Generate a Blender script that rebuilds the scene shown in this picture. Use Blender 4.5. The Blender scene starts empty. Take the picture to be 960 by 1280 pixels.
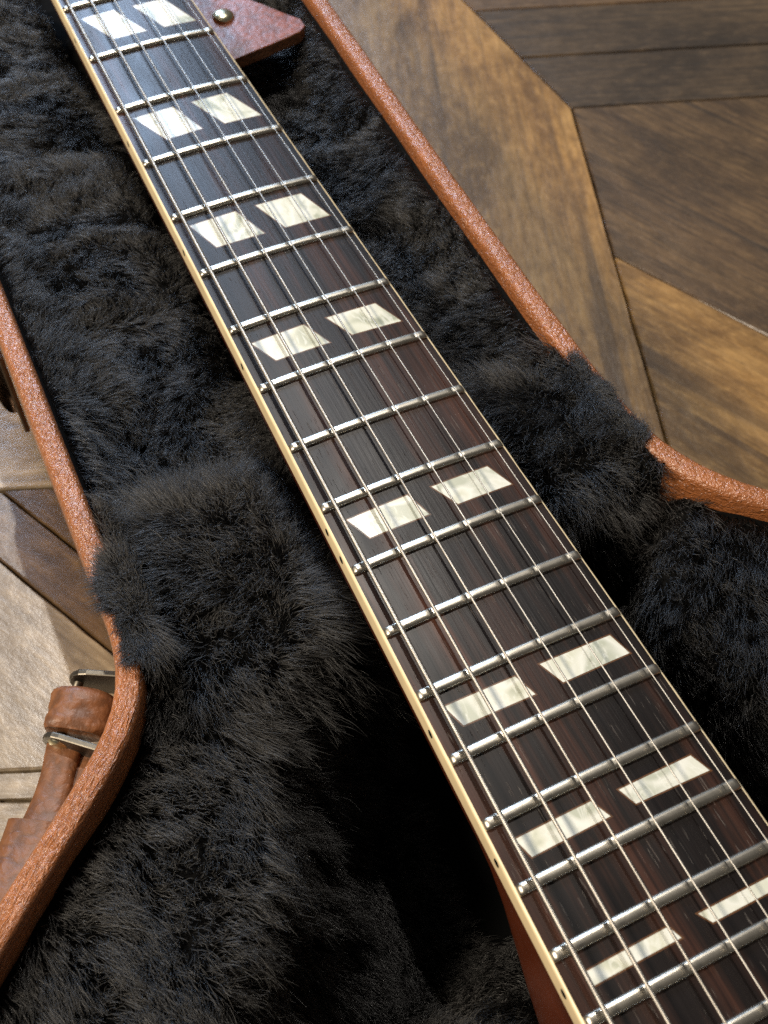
import bpy, bmesh, math, random
import numpy as np
from mathutils import Vector, Matrix

random.seed(7)
rng = np.random.default_rng(11)
scene = bpy.context.scene
COL = scene.collection
MM = 0.001

# ------------------------------------------------------------------ camera
cam_d = bpy.data.cameras.new('camera')
cam = bpy.data.objects.new('camera', cam_d)
COL.objects.link(cam)
Rc = ((0.90306349, -0.4290026, 0.02081105),
      (-0.34071791, -0.74503908, -0.57343532),
      (0.26151029, 0.51075781, -0.81898647))          # rows: right, down, forward
M = Matrix(((Rc[0][0], -Rc[1][0], -Rc[2][0], -0.07971115),
            (Rc[0][1], -Rc[1][1], -Rc[2][1], -0.12244491),
            (Rc[0][2], -Rc[1][2], -Rc[2][2], 0.21464384),
            (0, 0, 0, 1)))
cam.matrix_world = M
cam_d.sensor_fit = 'VERTICAL'
cam_d.sensor_height = 36.0
cam_d.sensor_width = 27.0
cam_d.lens = 1398.93 / 1280.0 * 36.0
cam_d.clip_start = 0.01
cam_d.clip_end = 50
cam_d.dof.use_dof = True
cam_d.dof.focus_distance = 0.262
cam_d.dof.aperture_fstop = 25.0
scene.camera = cam

# ------------------------------------------------------------------ light
scene.view_settings.view_transform = 'Standard'
scene.view_settings.look = 'None'
scene.view_settings.exposure = 0.0
scene.view_settings.gamma = 1.0
world = bpy.data.worlds.new('World')
scene.world = world
world.use_nodes = True
bg = world.node_tree.nodes['Background']
bg.inputs[0].default_value = (1.0, 0.93, 0.85, 1)
bg.inputs[1].default_value = 0.10
scene.render.engine = 'CYCLES'
scene.cycles.use_denoising = False
scene.cycles.max_bounces = 6
scene.cycles.transparent_max_bounces = 4


def area_light(name, loc, target, sx, sy, power, color):
    ld = bpy.data.lights.new(name, 'AREA')
    ld.shape = 'RECTANGLE'
    ld.size = sx
    ld.size_y = sy
    ld.energy = power
    ld.color = color
    o = bpy.data.objects.new(name, ld)
    COL.objects.link(o)
    o.location = loc
    d = Vector(target) - Vector(loc)
    o.rotation_euler = d.to_track_quat('-Z', 'Y').to_euler()
    return o


key_d = bpy.data.lights.new('ceiling_bulb', 'POINT')
key_d.energy = 56
key_d.color = (1.0, 0.93, 0.84)
key_d.shadow_soft_size = 0.013
key = bpy.data.objects.new('ceiling_bulb', key_d)
COL.objects.link(key)
key.location = (0.10 * 1.7, 0.50 * 1.7, 0.86 * 1.7)
area_light('side_lamp', (-1.08, 0.10, 1.12), (0, 0.03, 0), 0.24, 0.24, 29, (1.0, 0.86, 0.68))
area_light('window_light', (0.13, 1.80, 0.95), (0, 0.15, 0), 0.50, 0.42, 24, (0.52, 0.71, 1.0))


# ------------------------------------------------------------------ helpers
def link(name, me, mat=None, parent=None):
    o = bpy.data.objects.new(name, me)
    COL.objects.link(o)
    if mat is not None:
        for m in (mat if isinstance(mat, (list, tuple)) else [mat]):
            me.materials.append(m)
    if parent is not None:
        o.parent = parent
    return o


def mesh_obj(name, verts, faces, mat=None, parent=None, smooth=True, mids=None):
    me = bpy.data.meshes.new(name)
    me.from_pydata([tuple(v) for v in verts], [], [tuple(f) for f in faces])
    if smooth:
        me.polygons.foreach_set('use_smooth', [True] * len(me.polygons))
    o = link(name, me, mat, parent)
    if mids is not None:
        me.polygons.foreach_set('material_index', mids)
    me.update()
    return o


def bm_obj(name, bm, mat=None, parent=None, smooth=False, autosmooth=None):
    me = bpy.data.meshes.new(name)
    bmesh.ops.recalc_face_normals(bm, faces=bm.faces)
    bm.to_mesh(me)
    bm.free()
    if smooth:
        me.polygons.foreach_set('use_smooth', [True] * len(me.polygons))
        if autosmooth:
            me.set_sharp_from_angle(angle=math.radians(autosmooth))
    return link(name, me, mat, parent)


def empty(name, label, cat, loc=(0, 0, 0)):
    o = bpy.data.objects.new(name, None)
    o.empty_display_size = 0.02
    COL.objects.link(o)
    o.location = loc
    o['label'] = label
    o['category'] = cat
    return o


def grid_faces(nu, nv, close_v=False):
    f = []
    for i in range(nu - 1):
        for j in range(nv if close_v else nv - 1):
            j2 = (j + 1) % nv
            f.append((i * nv + j, i * nv + j2, (i + 1) * nv + j2, (i + 1) * nv + j))
    return f


def tube(path, radii, n=10, cap=True):
    """verts, faces of a round tube along path (list of Vector)"""
    V, F = [], []
    path = [Vector(p) for p in path]
    up = Vector((0, 0, 1))
    for i, p in enumerate(path):
        a = path[max(0, i - 1)]
        b = path[min(len(path) - 1, i + 1)]
        t = (b - a).normalized()
        s = t.cross(up)
        if s.length < 1e-4:
            s = t.cross(Vector((1, 0, 0)))
        s.normalize()
        u = s.cross(t)
        r = radii[i] if hasattr(radii, '__len__') else radii
        for k in range(n):
            an = 2 * math.pi * k / n
            V.append(p + s * (math.cos(an) * r) + u * (math.sin(an) * r))
    F = grid_faces(len(path), n, True)
    if cap:
        F.append(tuple(range(n)))
        m = (len(path) - 1) * n
        F.append(tuple(reversed(range(m, m + n))))
    return V, F


def catmull(P, step):
    P = np.array(P, float)
    out = []
    n = len(P)
    for i in range(n - 1):
        p0 = P[max(i - 1, 0)]
        p1 = P[i]
        p2 = P[i + 1]
        p3 = P[min(i + 2, n - 1)]
        k = max(2, int(np.linalg.norm(p2 - p1) / step))
        # centripetal-ish tangent limits keep the straight runs straight
        d = np.linalg.norm(p2 - p1)
        m1 = (p2 - p0) / max(np.linalg.norm(p2 - p0), 1e-9) * d
        m2 = (p3 - p1) / max(np.linalg.norm(p3 - p1), 1e-9) * d
        for j in range(k):
            t = j / k
            h = (2 * t**3 - 3 * t**2 + 1, t**3 - 2 * t**2 + t, -2 * t**3 + 3 * t**2, t**3 - t**2)
            out.append(h[0] * p1 + h[1] * m1 + h[2] * p2 + h[3] * m2)
    out.append(P[-1])
    return np.array(out)


# ------------------------------------------------------------------ materials
class NT:
    def __init__(self, name):
        self.m = bpy.data.materials.new(name)
        self.m.use_nodes = True
        self.t = self.m.node_tree
        self.b = self.t.nodes['Principled BSDF']
        self._tc = None

    def n(self, kind, **kw):
        nd = self.t.nodes.new(kind)
        for k, v in kw.items():
            setattr(nd, k, v)
        return nd

    def l(self, a, b):
        self.t.links.new(a, b)

    def coord(self, which='Object', scale=(1, 1, 1), rot=(0, 0, 0), rand=False):
        tc = self.n('ShaderNodeTexCoord')
        mp = self.n('ShaderNodeMapping')
        mp.inputs['Scale'].default_value = scale
        mp.inputs['Rotation'].default_value = rot
        src = tc.outputs[which]
        if rand:
            oi = self.n('ShaderNodeObjectInfo')
            mu = self.n('ShaderNodeVectorMath', operation='SCALE')
            cb = self.n('ShaderNodeCombineXYZ')
            self.l(oi.outputs['Random'], cb.inputs[0])
            m2 = self.n('ShaderNodeMath', operation='MULTIPLY')
            m2.inputs[1].default_value = 1.73
            self.l(oi.outputs['Random'], m2.inputs[0])
            self.l(m2.outputs[0], cb.inputs[1])
            self.l(cb.outputs[0], mu.inputs[0])
            mu.inputs['Scale'].default_value = 3.0
            ad = self.n('ShaderNodeVectorMath', operation='ADD')
            self.l(src, ad.inputs[0])
            self.l(mu.outputs[0], ad.inputs[1])
            src = ad.outputs[0]
        self.l(src, mp.inputs[0])
        return mp.outputs[0]

    def noise(self, vec, scale, detail=4, rough=0.55, dist=0.0):
        nd = self.n('ShaderNodeTexNoise')
        nd.inputs['Scale'].default_value = scale
        nd.inputs['Detail'].default_value = detail
        nd.inputs['Roughness'].default_value = rough
        nd.inputs['Distortion'].default_value = dist
        self.l(vec, nd.inputs['Vector'])
        return nd.outputs['Fac']

    def ramp(self, fac, stops):
        r = self.n('ShaderNodeValToRGB')
        e = r.color_ramp.elements
        while len(e) < len(stops):
            e.new(0.5)
        for el, (p, c) in zip(e, stops):
            el.position = p
            el.color = (*c, 1) if len(c) == 3 else c
        self.l(fac, r.inputs[0])
        return r.outputs[0]

    def mix(self, fac, a, b, blend='MIX'):
        m = self.n('ShaderNodeMix', data_type='RGBA', blend_type=blend)
        for s, v in ((m.inputs[0], fac), (m.inputs[6], a), (m.inputs[7], b)):
            if isinstance(v, (int, float)):
                s.default_value = v
            elif isinstance(v, tuple):
                s.default_value = (*v, 1)
            else:
                self.l(v, s)
        return m.outputs[2]

    def math(self, op, a, b=None):
        m = self.n('ShaderNodeMath', operation=op)
        for s, v in ((m.inputs[0], a), (m.inputs[1], b)):
            if v is None:
                continue
            if isinstance(v, (int, float)):
                s.default_value = v
            else:
                self.l(v, s)
        return m.outputs[0]

    def bump(self, h, strength, dist, prev=None):
        b = self.n('ShaderNodeBump')
        b.inputs['Strength'].default_value = strength
        b.inputs['Distance'].default_value = dist
        self.l(h, b.inputs['Height'])
        if prev is not None:
            self.l(prev, b.inputs['Normal'])
        return b.outputs[0]

    def set(self, **kw):
        for k, v in kw.items():
            s = self.b.inputs[k.replace('_', ' ')]
            if isinstance(v, (int, float)):
                s.default_value = v
            elif isinstance(v, tuple):
                s.default_value = (*v, 1)
            else:
                self.l(v, s)


def mat_rosewood():
    m = NT('rosewood')
    v = m.coord('Object', (-1, 0.065, 1))
    a = m.noise(v, 115, 5, 0.62, 0.3)
    col = m.ramp(a, [(0.32, (0.004, 0.003, 0.003)), (0.48, (0.008, 0.0055, 0.005)),
                     (0.57, (0.034, 0.015, 0.010)), (0.72, (0.085, 0.033, 0.020))])
    v2 = m.coord('Object', (1, 0.02, 1))
    fine = m.noise(v2, 1500, 3, 0.6)
    col = m.mix(m.ramp(fine, [(0.35, (0.6, 0.6, 0.6)), (0.65, (0, 0, 0))]), col, (0.006, 0.004, 0.004))
    # open pores: short pale streaks along the grain
    v3 = m.coord('Object', (1, 0.055, 1))
    pore = m.noise(v3, 2300, 2, 0.5)
    big = m.noise(m.coord('Object', (1, 0.35, 1)), 70, 3, 0.6)
    pm = m.math('MULTIPLY', m.ramp(pore, [(0.665, (0, 0, 0)), (0.70, (1, 1, 1))]),
                m.ramp(big, [(0.42, (0, 0, 0)), (0.6, (1, 1, 1))]))
    col = m.mix(m.math('MULTIPLY', pm, 0.32), col, (0.20, 0.17, 0.15))
    m.set(Base_Color=col, Roughness=m.ramp(big, [(0.3, (0.34, 0.34, 0.34)), (0.7, (0.46, 0.46, 0.46))]),
          Specular_IOR_Level=0.30)
    n1 = m.bump(fine, 0.35, 0.00012)
    n2 = m.bump(m.math('SUBTRACT', 1.0, pm), 0.5, 0.0002, n1)
    m.set(Normal=n2)
    return m.m


def mat_pearl():
    m = NT('pearl_inlay')
    v = m.coord('Object', (1, 1, 1), (0, 0, 0.5), rand=True)
    a = m.noise(v, 75, 2, 0.45, 1.2)
    b = m.noise(m.coord('Object', (1.6, 0.6, 1), (0, 0, 0.9), rand=True), 140, 3, 0.6, 2.0)
    col = m.ramp(a, [(0.30, (0.33, 0.35, 0.26)), (0.41, (0.58, 0.59, 0.48)),
                     (0.54, (0.70, 0.71, 0.64)), (0.66, (0.43, 0.455, 0.37))])
    col = m.mix(m.ramp(b, [(0.52, (0, 0, 0)), (0.60, (0.6, 0.6, 0.6)), (0.66, (0, 0, 0))]), col, (0.74, 0.75, 0.68))
    m.set(Base_Color=col, Roughness=0.36, Specular_IOR_Level=0.5, Coat_Weight=0.12, Coat_Roughness=0.2)
    m.set(Normal=m.bump(a, 0.25, 0.0004))
    return m.m


def mat_simple(name, col, rough, metal=0.0, bump_s=None, spec=0.5, var=0.0, vs=300, dist=0.0002):
    m = NT(name)
    m.set(Base_Color=col, Roughness=rough, Metallic=metal, Specular_IOR_Level=spec)
    if var or bump_s:
        f = m.noise(m.coord('Object'), vs, 5, 0.6)
        if var:
            m.set(Base_Color=m.mix(m.ramp(f, [(0.3, (0, 0, 0)), (0.7, (1, 1, 1))]),
                                   tuple(c * (1 - var) for c in col), tuple(min(1, c * (1 + var)) for c in col)))
        if bump_s:
            m.set(Normal=m.bump(f, bump_s, dist))
    return m.m


def mat_metal(name, col, rough, scratch=0.25, bump=0.0):
    m = NT(name)
    f = m.noise(m.coord('Object', (1, 1, 1)), 900, 4, 0.65)
    g = m.noise(m.coord('Object', (1, 1, 1)), 160, 4, 0.6)
    m.set(Base_Color=m.mix(m.ramp(g, [(0.35, (0, 0, 0)), (0.7, (1, 1, 1))]), col, tuple(c * 0.72 for c in col)),
          Metallic=1.0, Roughness=m.math('ADD', m.math('MULTIPLY', f, scratch), rough - scratch * 0.5))
    if bump:
        m.set(Normal=m.bump(f, bump, 0.0001))
    return m.m


def mat_leather(name, col, rough=0.38, pebble=650, strength=0.8, coat=0.3):
    m = NT(name)
    v = m.coord('Object')
    vo = m.n('ShaderNodeTexVoronoi', feature='SMOOTH_F1')
    vo.inputs['Scale'].default_value = pebble
    vo.inputs['Smoothness'].default_value = 0.5
    w = m.noise(v, 300, 3, 0.5)
    ad = m.n('ShaderNodeVectorMath', operation='ADD')
    sc = m.n('ShaderNodeVectorMath', operation='SCALE')
    cmb = m.n('ShaderNodeCombineXYZ')
    m.l(w, cmb.inputs[0])
    m.l(m.noise(v, 280, 2, 0.5, 1.0), cmb.inputs[1])
    m.l(cmb.outputs[0], sc.inputs[0])
    sc.inputs['Scale'].default_value = 0.004
    m.l(v, ad.inputs[0])
    m.l(sc.outputs[0], ad.inputs[1])
    m.l(ad.outputs[0], vo.inputs['Vector'])
    fine = m.noise(v, 1700, 3, 0.6)
    big = m.noise(v, 55, 4, 0.6)
    h = m.math('ADD', m.math('MULTIPLY', vo.outputs['Distance'], -1.0), m.math('MULTIPLY', fine, 0.35))
    c = m.mix(m.ramp(big, [(0.3, (0, 0, 0)), (0.7, (1, 1, 1))]), tuple(x * 0.78 for x in col), tuple(x * 1.15 for x in col))
    c = m.mix(m.ramp(vo.outputs['Distance'], [(0.35, (0, 0, 0)), (0.75, (0.65, 0.65, 0.65))]), c, tuple(x * 0.35 for x in col))
    m.set(Base_Color=c, Roughness=rough, Specular_IOR_Level=0.55, Coat_Weight=coat, Coat_Roughness=0.3)
    m.set(Normal=m.bump(h, strength, 0.0006))
    return m.m


def mat_rim():
    """grained tan case covering; it puckers into slanting creases where it is pulled round the waist curve"""
    m = NT('tan_case_leather')
    col = (0.36, 0.122, 0.036)
    uv = m.coord('UV')
    vo = m.n('ShaderNodeTexVoronoi', feature='SMOOTH_F1')
    vo.inputs['Scale'].default_value = 1600
    vo.inputs['Smoothness'].default_value = 0.6
    w = m.noise(uv, 500, 3, 0.5)
    sc = m.n('ShaderNodeVectorMath', operation='MULTIPLY_ADD')
    cmb = m.n('ShaderNodeCombineXYZ')
    m.l(w, cmb.inputs[0]); m.l(m.noise(uv, 470, 2, 0.5, 1.0), cmb.inputs[1])
    m.l(cmb.outputs[0], sc.inputs[0])
    sc.inputs[1].default_value = (0.003, 0.003, 0)
    m.l(m.coord('UV', (0.75, 1, 1)), sc.inputs[2])
    m.l(sc.outputs[0], vo.inputs['Vector'])
    crease = m.noise(m.coord('UV', (0.30, 1.35, 1), (0, 0, -0.55)), 760, 3, 0.5, 0.5)
    crease = m.math('ABSOLUTE', m.math('SUBTRACT', crease, 0.5))
    pos = m.n('ShaderNodeSeparateXYZ')
    m.l(m.coord('Object'), pos.inputs[0])
    # the covering is creased on the waist curve of the handle side
    my = m.ramp(m.math('ADD', m.math('MULTIPLY', pos.outputs[1], 10.0), 0.5), [(0.45, (1, 1, 1)), (0.62, (0, 0, 0))])
    my = m.math('MULTIPLY', my, m.ramp(m.math('ADD', m.math('MULTIPLY', pos.outputs[0], 10.0), 0.5), [(0.3, (1, 1, 1)), (0.7, (0.25, 0.25, 0.25))]))
    fine = m.noise(uv, 2600, 3, 0.6)
    big = m.noise(m.coord('Object'), 45, 4, 0.6)
    peb = m.math('MULTIPLY', vo.outputs['Distance'], -1.0)
    h = m.math('ADD', m.math('ADD', m.math('MULTIPLY', peb, m.math('SUBTRACT', 1.0, m.math('MULTIPLY', my, 0.6))),
                             m.math('MULTIPLY', m.math('MULTIPLY', crease, 3.0), my)), m.math('MULTIPLY', fine, 0.25))
    c = m.mix(m.ramp(big, [(0.3, (0, 0, 0)), (0.7, (1, 1, 1))]), tuple(x * 0.85 for x in col), tuple(x * 1.12 for x in col))
    c = m.mix(m.ramp(vo.outputs['Distance'], [(0.35, (0, 0, 0)), (0.8, (0.5, 0.5, 0.5))]), c, tuple(x * 0.45 for x in col))
    m.set(Base_Color=c, Roughness=0.34, Specular_IOR_Level=0.7, Coat_Weight=0.6, Coat_Roughness=0.25)
    nb_ = m.bump(h, 0.85, 0.0005)
    m.set(Normal=nb_)
    m.l(nb_, m.b.inputs['Coat Normal'])
    return m.m


def mat_wood(name, dark, mid, light, rough=0.36, streak=0.6):
    """worn, varnished oak: mottled colour, speckle, some long dark grain"""
    m = NT(name)
    a = m.noise(m.coord('Object', (0.30, 1, 1), rand=True), 38, 6, 0.66, 0.8)
    blot = m.noise(m.coord('Object', (0.6, 1, 1), rand=True), 17, 5, 0.62, 0.6)
    col = m.ramp(a, [(0.28, dark), (0.47, mid), (0.70, light)])
    col = m.mix(m.ramp(blot, [(0.36, (0.7, 0.7, 0.7)), (0.56, (0, 0, 0))]), col, tuple(c * 0.8 for c in dark))
    fl = m.noise(m.coord('Object', (0.55, 1, 1), rand=True), 210, 5, 0.75)
    col = m.mix(m.ramp(fl, [(0.50, (0, 0, 0)), (0.72, (0.40, 0.40, 0.40))]), col, tuple(min(1, c * 1.5) for c in light))
    col = m.mix(m.ramp(fl, [(0.30, (0.55, 0.55, 0.55)), (0.47, (0, 0, 0))]), col, tuple(c * 0.7 for c in dark))
    gr = m.noise(m.coord('Object', (0.05, 1, 1), rand=True), 420, 4, 0.65)
    col = m.mix(m.math('MULTIPLY', m.ramp(gr, [(0.38, (0.6, 0.6, 0.6)), (0.54, (0, 0, 0))]), streak), col, tuple(c * 0.5 for c in dark))
    crack = m.noise(m.coord('Object', (0.035, 1, 1), rand=True), 60, 3, 0.5, 0.3)
    ck = m.ramp(crack, [(0.33, (1, 1, 1)), (0.40, (0, 0, 0))])
    col = m.mix(m.math('MULTIPLY', ck, streak), col, tuple(c * 0.35 for c in dark))
    m.set(Base_Color=col, Roughness=m.math('ADD', m.math('MULTIPLY', blot, 0.25), rough - 0.10),
          Specular_IOR_Level=0.6, Coat_Weight=1.0, Coat_Roughness=m.math('ADD', m.math('MULTIPLY', fl, 0.16), 0.24), Coat_IOR=1.75)
    n1 = m.bump(blot, 0.28, 0.002)
    nn = m.bump(fl, 0.25, 0.0008, n1)
    m.set(Normal=nn)
    m.l(nn, m.b.inputs['Coat Normal'])
    return m.m


def mat_fur():
    m = bpy.data.materials.new('black_plush_fibre')
    m.use_nodes = True
    t = m.node_tree
    for nd in list(t.nodes):
        if nd.type == 'BSDF_PRINCIPLED':
            t.nodes.remove(nd)
    h = t.nodes.new('ShaderNodeBsdfHairPrincipled')
    h.parametrization = 'COLOR'
    h.inputs['Color'].default_value = (0.0046, 0.0043, 0.0041, 1)
    h.inputs['Roughness'].default_value = 0.30
    h.inputs['Radial Roughness'].default_value = 0.6
    h.inputs['Coat'].default_value = 0.0
    h.inputs['Random Roughness'].default_value = 0.4
    t.links.new(h.outputs[0], t.nodes['Material Output'].inputs[0])
    return m


ROSE = mat_rosewood()
PEARL = mat_pearl()
AMBER = mat_simple('amber_glue_line', (0.10, 0.042, 0.014), 0.4)
NICKEL = mat_metal('nickel_silver_fret', (0.56, 0.52, 0.44), 0.34, 0.06)
STEEL = mat_metal('plain_steel_string', (0.50, 0.485, 0.45), 0.46, 0.04)
WOUND = mat_metal('wound_nickel_string', (0.48, 0.45, 0.40), 0.45, 0.04)
BINDING = mat_simple('aged_cream_binding', (0.80, 0.65, 0.40), 0.35, var=0.10, vs=120, bump_s=0.1)
DOT = mat_simple('black_dot_material', (0.006, 0.006, 0.006), 0.35)
MAHOG = mat_simple('cherry_lacquered_neck', (0.085, 0.020, 0.008), 0.22, var=0.35, vs=60)
RIM = mat_rim()
HANDLE_L = mat_leather('brown_handle_leather', (0.19, 0.070, 0.022), rough=0.48, pebble=420, strength=0.45, coat=0.08)
STRAP_L = mat_leather('red_brown_strap_leather', (0.21, 0.048, 0.017), rough=0.42, pebble=420, strength=0.22, coat=0.0)
STRAP_E = mat_leather('raw_strap_edge', (0.26, 0.11, 0.045), rough=0.7, pebble=900, strength=0.7)
BRASS = mat_metal('brass_stud', (0.74, 0.70, 0.50), 0.25)
IRON = mat_metal('worn_bracket_steel', (0.15, 0.135, 0.11), 0.45, 0.25, 0.25)
LATCHM = mat_metal('dark_latch_metal', (0.13, 0.10, 0.08), 0.30)
CLOTH = mat_simple('black_lining_cloth', (0.004, 0.004, 0.004), 0.95, spec=0.05)
FUR = mat_fur()
WOODS = {
    'gold': mat_wood('golden_oak', (0.120, 0.056, 0.012), (0.31, 0.158, 0.036), (0.44, 0.25, 0.075)),
    'dark': mat_wood('shadow_tone_oak', (0.026, 0.016, 0.008), (0.062, 0.037, 0.016), (0.115, 0.070, 0.030), streak=0.9),  # dark tone stands in for a shadow over the far-right floor
    'mid': mat_wood('brown_oak', (0.048, 0.026, 0.010), (0.115, 0.062, 0.023), (0.20, 0.12, 0.05)),
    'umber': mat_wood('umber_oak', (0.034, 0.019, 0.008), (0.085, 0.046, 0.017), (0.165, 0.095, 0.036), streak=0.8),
    'pale': mat_wood('pale_glare_oak', (0.15, 0.105, 0.058), (0.29, 0.22, 0.135), (0.40, 0.32, 0.21)),  # beige oak, paleness partly carries the floor glare
}
GROUT = mat_simple('floor_gap_dark', (0.006, 0.0045, 0.003), 0.8)

# ------------------------------------------------------------------ floor: planks laid at crossing angles
ZF = -0.105
bm = bmesh.new()
bmesh.ops.create_grid(bm, x_segments=2, y_segments=2, size=3.0)
for v in bm.verts:
    v.co.z = ZF - 0.004
floor = bm_obj('floor', bm, GROUT)
floor['kind'] = 'structure'
floor['label'] = 'worn oak parquet floor with planks laid at crossing angles'


def clip(poly, p, q, left=True):
    """half-plane clip of polygon by directed line p->q"""
    p = np.array(p); q = np.array(q)
    d = q - p
    nrm = np.array((-d[1], d[0]))
    if not left:
        nrm = -nrm
    out = []
    for i in range(len(poly)):
        a = np.array(poly[i]); b = np.array(poly[(i + 1) % len(poly)])
        da = (a - p) @ nrm; db = (b - p) @ nrm
        if da >= 0:
            out.append(tuple(a))
        if da * db < 0:
            t = da / (da - db)
            out.append(tuple(a + (b - a) * t))
    return out


def split_by(poly, p, q):
    return clip(poly, p, q, True), clip(poly, p, q, False)


def strips(poly, p, d, width, offs=0.0):
    """cut a polygon into strips of a width running along d from point p"""
    d = np.array(d, float); d /= np.linalg.norm(d)
    nr = np.array((-d[1], d[0]))
    vals = [(np.array(v) - p) @ nr for v in poly]
    out = []
    k0 = math.floor((min(vals) - offs) / width)
    k1 = math.ceil((max(vals) - offs) / width)
    for k in range(k0, k1):
        a = np.array(p) + nr * (offs + k * width)
        b = np.array(p) + nr * (offs + (k + 1) * width)
        c = clip(poly, a, a + d, True)
        if len(c) > 2:
            c = clip(c, b, b + d, False)
        if len(c) > 2:
            out.append(c)
    return out


def plank(poly, d, mat, gap=0.00035):
    P = [np.array(p) for p in poly]
    # drop near-duplicate points
    Q = []
    for p in P:
        if not Q or np.linalg.norm(p - Q[-1]) > 1e-4:
            Q.append(p)
    if len(Q) > 2 and np.linalg.norm(Q[0] - Q[-1]) < 1e-4:
        Q.pop()
    if len(Q) < 3:
        return
    area = 0.5 * sum(Q[i][0] * Q[(i + 1) % len(Q)][1] - Q[(i + 1) % len(Q)][0] * Q[i][1] for i in range(len(Q)))
    if abs(area) < 4e-4:
        return
    if area < 0:
        Q.reverse()
    c = sum(Q) / len(Q)
    ang = math.atan2(d[1], d[0])
    ca, sa = math.cos(-ang), math.sin(-ang)
    inset = []
    n = len(Q)
    for off, z in ((gap, -0.004), (gap + 0.0001, -0.0008), (gap + 0.0006, 0.0)):
        ring = []
        for i in range(n):
            a, b, e = Q[i - 1], Q[i], Q[(i + 1) % n]
            d1 = (b - a) / np.linalg.norm(b - a); d2 = (e - b) / np.linalg.norm(e - b)
            n1 = np.array((-d1[1], d1[0])); n2 = np.array((-d2[1], d2[0]))
            bis = n1 + n2
            bis = bis / max(bis @ n1, 0.25)
            x, y = b + bis * off - c
            ring.append((x * ca - y * sa, x * sa + y * ca, z))
        inset.append(ring)
    # subdivide ring edges so the bevel can wobble like a hand-scraped edge
    rings = []
    r_ = random.Random(int(abs(c[0] * 1e5 + c[1] * 1e4)))
    for k, ring in enumerate(inset):
        rings.append([])
    for i in range(n):
        a = [np.array(r[i]) for r in inset]; b = [np.array(r[(i + 1) % n]) for r in inset]
        ln = np.linalg.norm(b[0] - a[0])
        m = max(1, min(40, int(ln / 0.006)))
        for j in range(m):
            t = j / m
            w = (r_.random() - 0.5) * 0.0004 if j else 0
            w2 = (r_.random() - 0.5) * 0.0003 if j else 0
            ed = (b[0] - a[0]) / ln
            nr = np.array((-ed[1], ed[0], 0))
            for k in range(3):
                p = a[k] + (b[k] - a[k]) * t + nr * (w * (k == 2) + w2 * (k >= 1))
                rings[k].append(tuple(p))
    m = len(rings[0])
    V = [p for r in rings for p in r]
    F = grid_faces(3, m, True) + [tuple(range(2 * m, 3 * m))]
    mm_ = mesh_obj('plank', V, F, mat, floor, smooth=False)
    mm_.location = (c[0], c[1], ZF + (r_.random() - 0.5) * 0.0004)
    mm_.rotation_euler = (0, 0, ang)
    return mm_


BIG = 1.2
rightside = [(0.0, -BIG), (BIG, -BIG), (BIG, BIG), (0.0, BIG)]
leftside = [(-BIG, -BIG), (0.0, -BIG), (0.0, BIG), (-BIG, BIG)]
J1a, J1b = (0.2004, 0.2466), (0.1291, 0.0595)
J2a, J2b = (0.202, 0.2493), (0.293, 0.2195)
J3a, J3b = (0.1666, 0.1545), (0.1971, 0.0905)
dJ1 = (J1b[0] - J1a[0], J1b[1] - J1a[1])
dJ2 = (J2b[0] - J2a[0], J2b[1] - J2a[1])
dJ3 = (J3b[0] - J3a[0], J3b[1] - J3a[1])
Ka, Kb = J2a, (0.1997, 0.303)  # joint placed where the painted shadow tone begins


def on_line(a, b, y=None, x=None):
    t = (y - a[1]) / (b[1] - a[1]) if y is not None else (x - a[0]) / (b[0] - a[0])
    return (a[0] + (b[0] - a[0]) * t, a[1] + (b[1] - a[1]) * t)


kt = on_line(Ka, Kb, y=BIG); jb = on_line(J1a, J1b, y=-BIG); j2r = on_line(J2a, J2b, x=BIG)
jb = (max(jb[0], 0.0), jb[1]) if jb[0] > 0 else on_line(J1a, J1b, x=0.0)
west = [jb, J2a, kt if kt[0] > 0 else on_line(Ka, Kb, x=0.0), (0.0, BIG)] if jb[0] == 0.0 else [(0.0, -BIG), jb, J2a, kt, (0.0, BIG)]
above = [J2a, j2r, (BIG, BIG), kt]
below = [jb, (0.0, -BIG), (BIG, -BIG), j2r, J2a]
plank(west, dJ1, WOODS['gold'])
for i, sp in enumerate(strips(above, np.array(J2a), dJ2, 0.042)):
    plank(sp, dJ2, WOODS[['dark', 'dark', 'mid', 'dark'][i % 4]])  # cast shadow put into the plank colour here
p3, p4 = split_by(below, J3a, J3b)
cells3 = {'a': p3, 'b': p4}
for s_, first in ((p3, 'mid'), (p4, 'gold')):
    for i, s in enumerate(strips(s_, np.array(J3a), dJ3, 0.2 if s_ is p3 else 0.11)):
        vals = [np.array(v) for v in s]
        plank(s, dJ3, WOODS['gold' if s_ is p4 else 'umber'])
# left side
H1, H2 = (-0.096, 0.1416), (-0.0779, 0.1348)
D1, D2 = (-0.0942, 0.1377), (-0.0732, 0.0937)
E1, E2 = (-0.1034, 0.1128), (-0.0799, 0.0638)
up, dn = split_by(leftside, H1, H2)
dE = (E2[0] - E1[0], E2[1] - E1[1])
for i, s in enumerate(strips(up, np.array(H1), (H2[0] - H1[0], H2[1] - H1[1]), 0.09)):
    plank(s, (H2[0] - H1[0], H2[1] - H1[1]), WOODS[['pale', 'pale', 'mid', 'pale'][i % 4]])  # glare on these planks is put into their pale colour
qa, qb = split_by(dn, D1, D2)
plank(qa, dE, WOODS['mid'])
qc, qd = split_by(qb, E1, E2)
plank(qc, dE, WOODS['mid'])
g1, g2 = split_by(qd, (-0.1222, 0.0391), (-0.1135, 0.0356))
plank(g1, dE, WOODS['pale'])
g3, g4 = split_by(g2, (-0.1244, 0.0306), (-0.1159, 0.0267))
plank(g3, (0.93, -0.37), WOODS['pale'])
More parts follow.
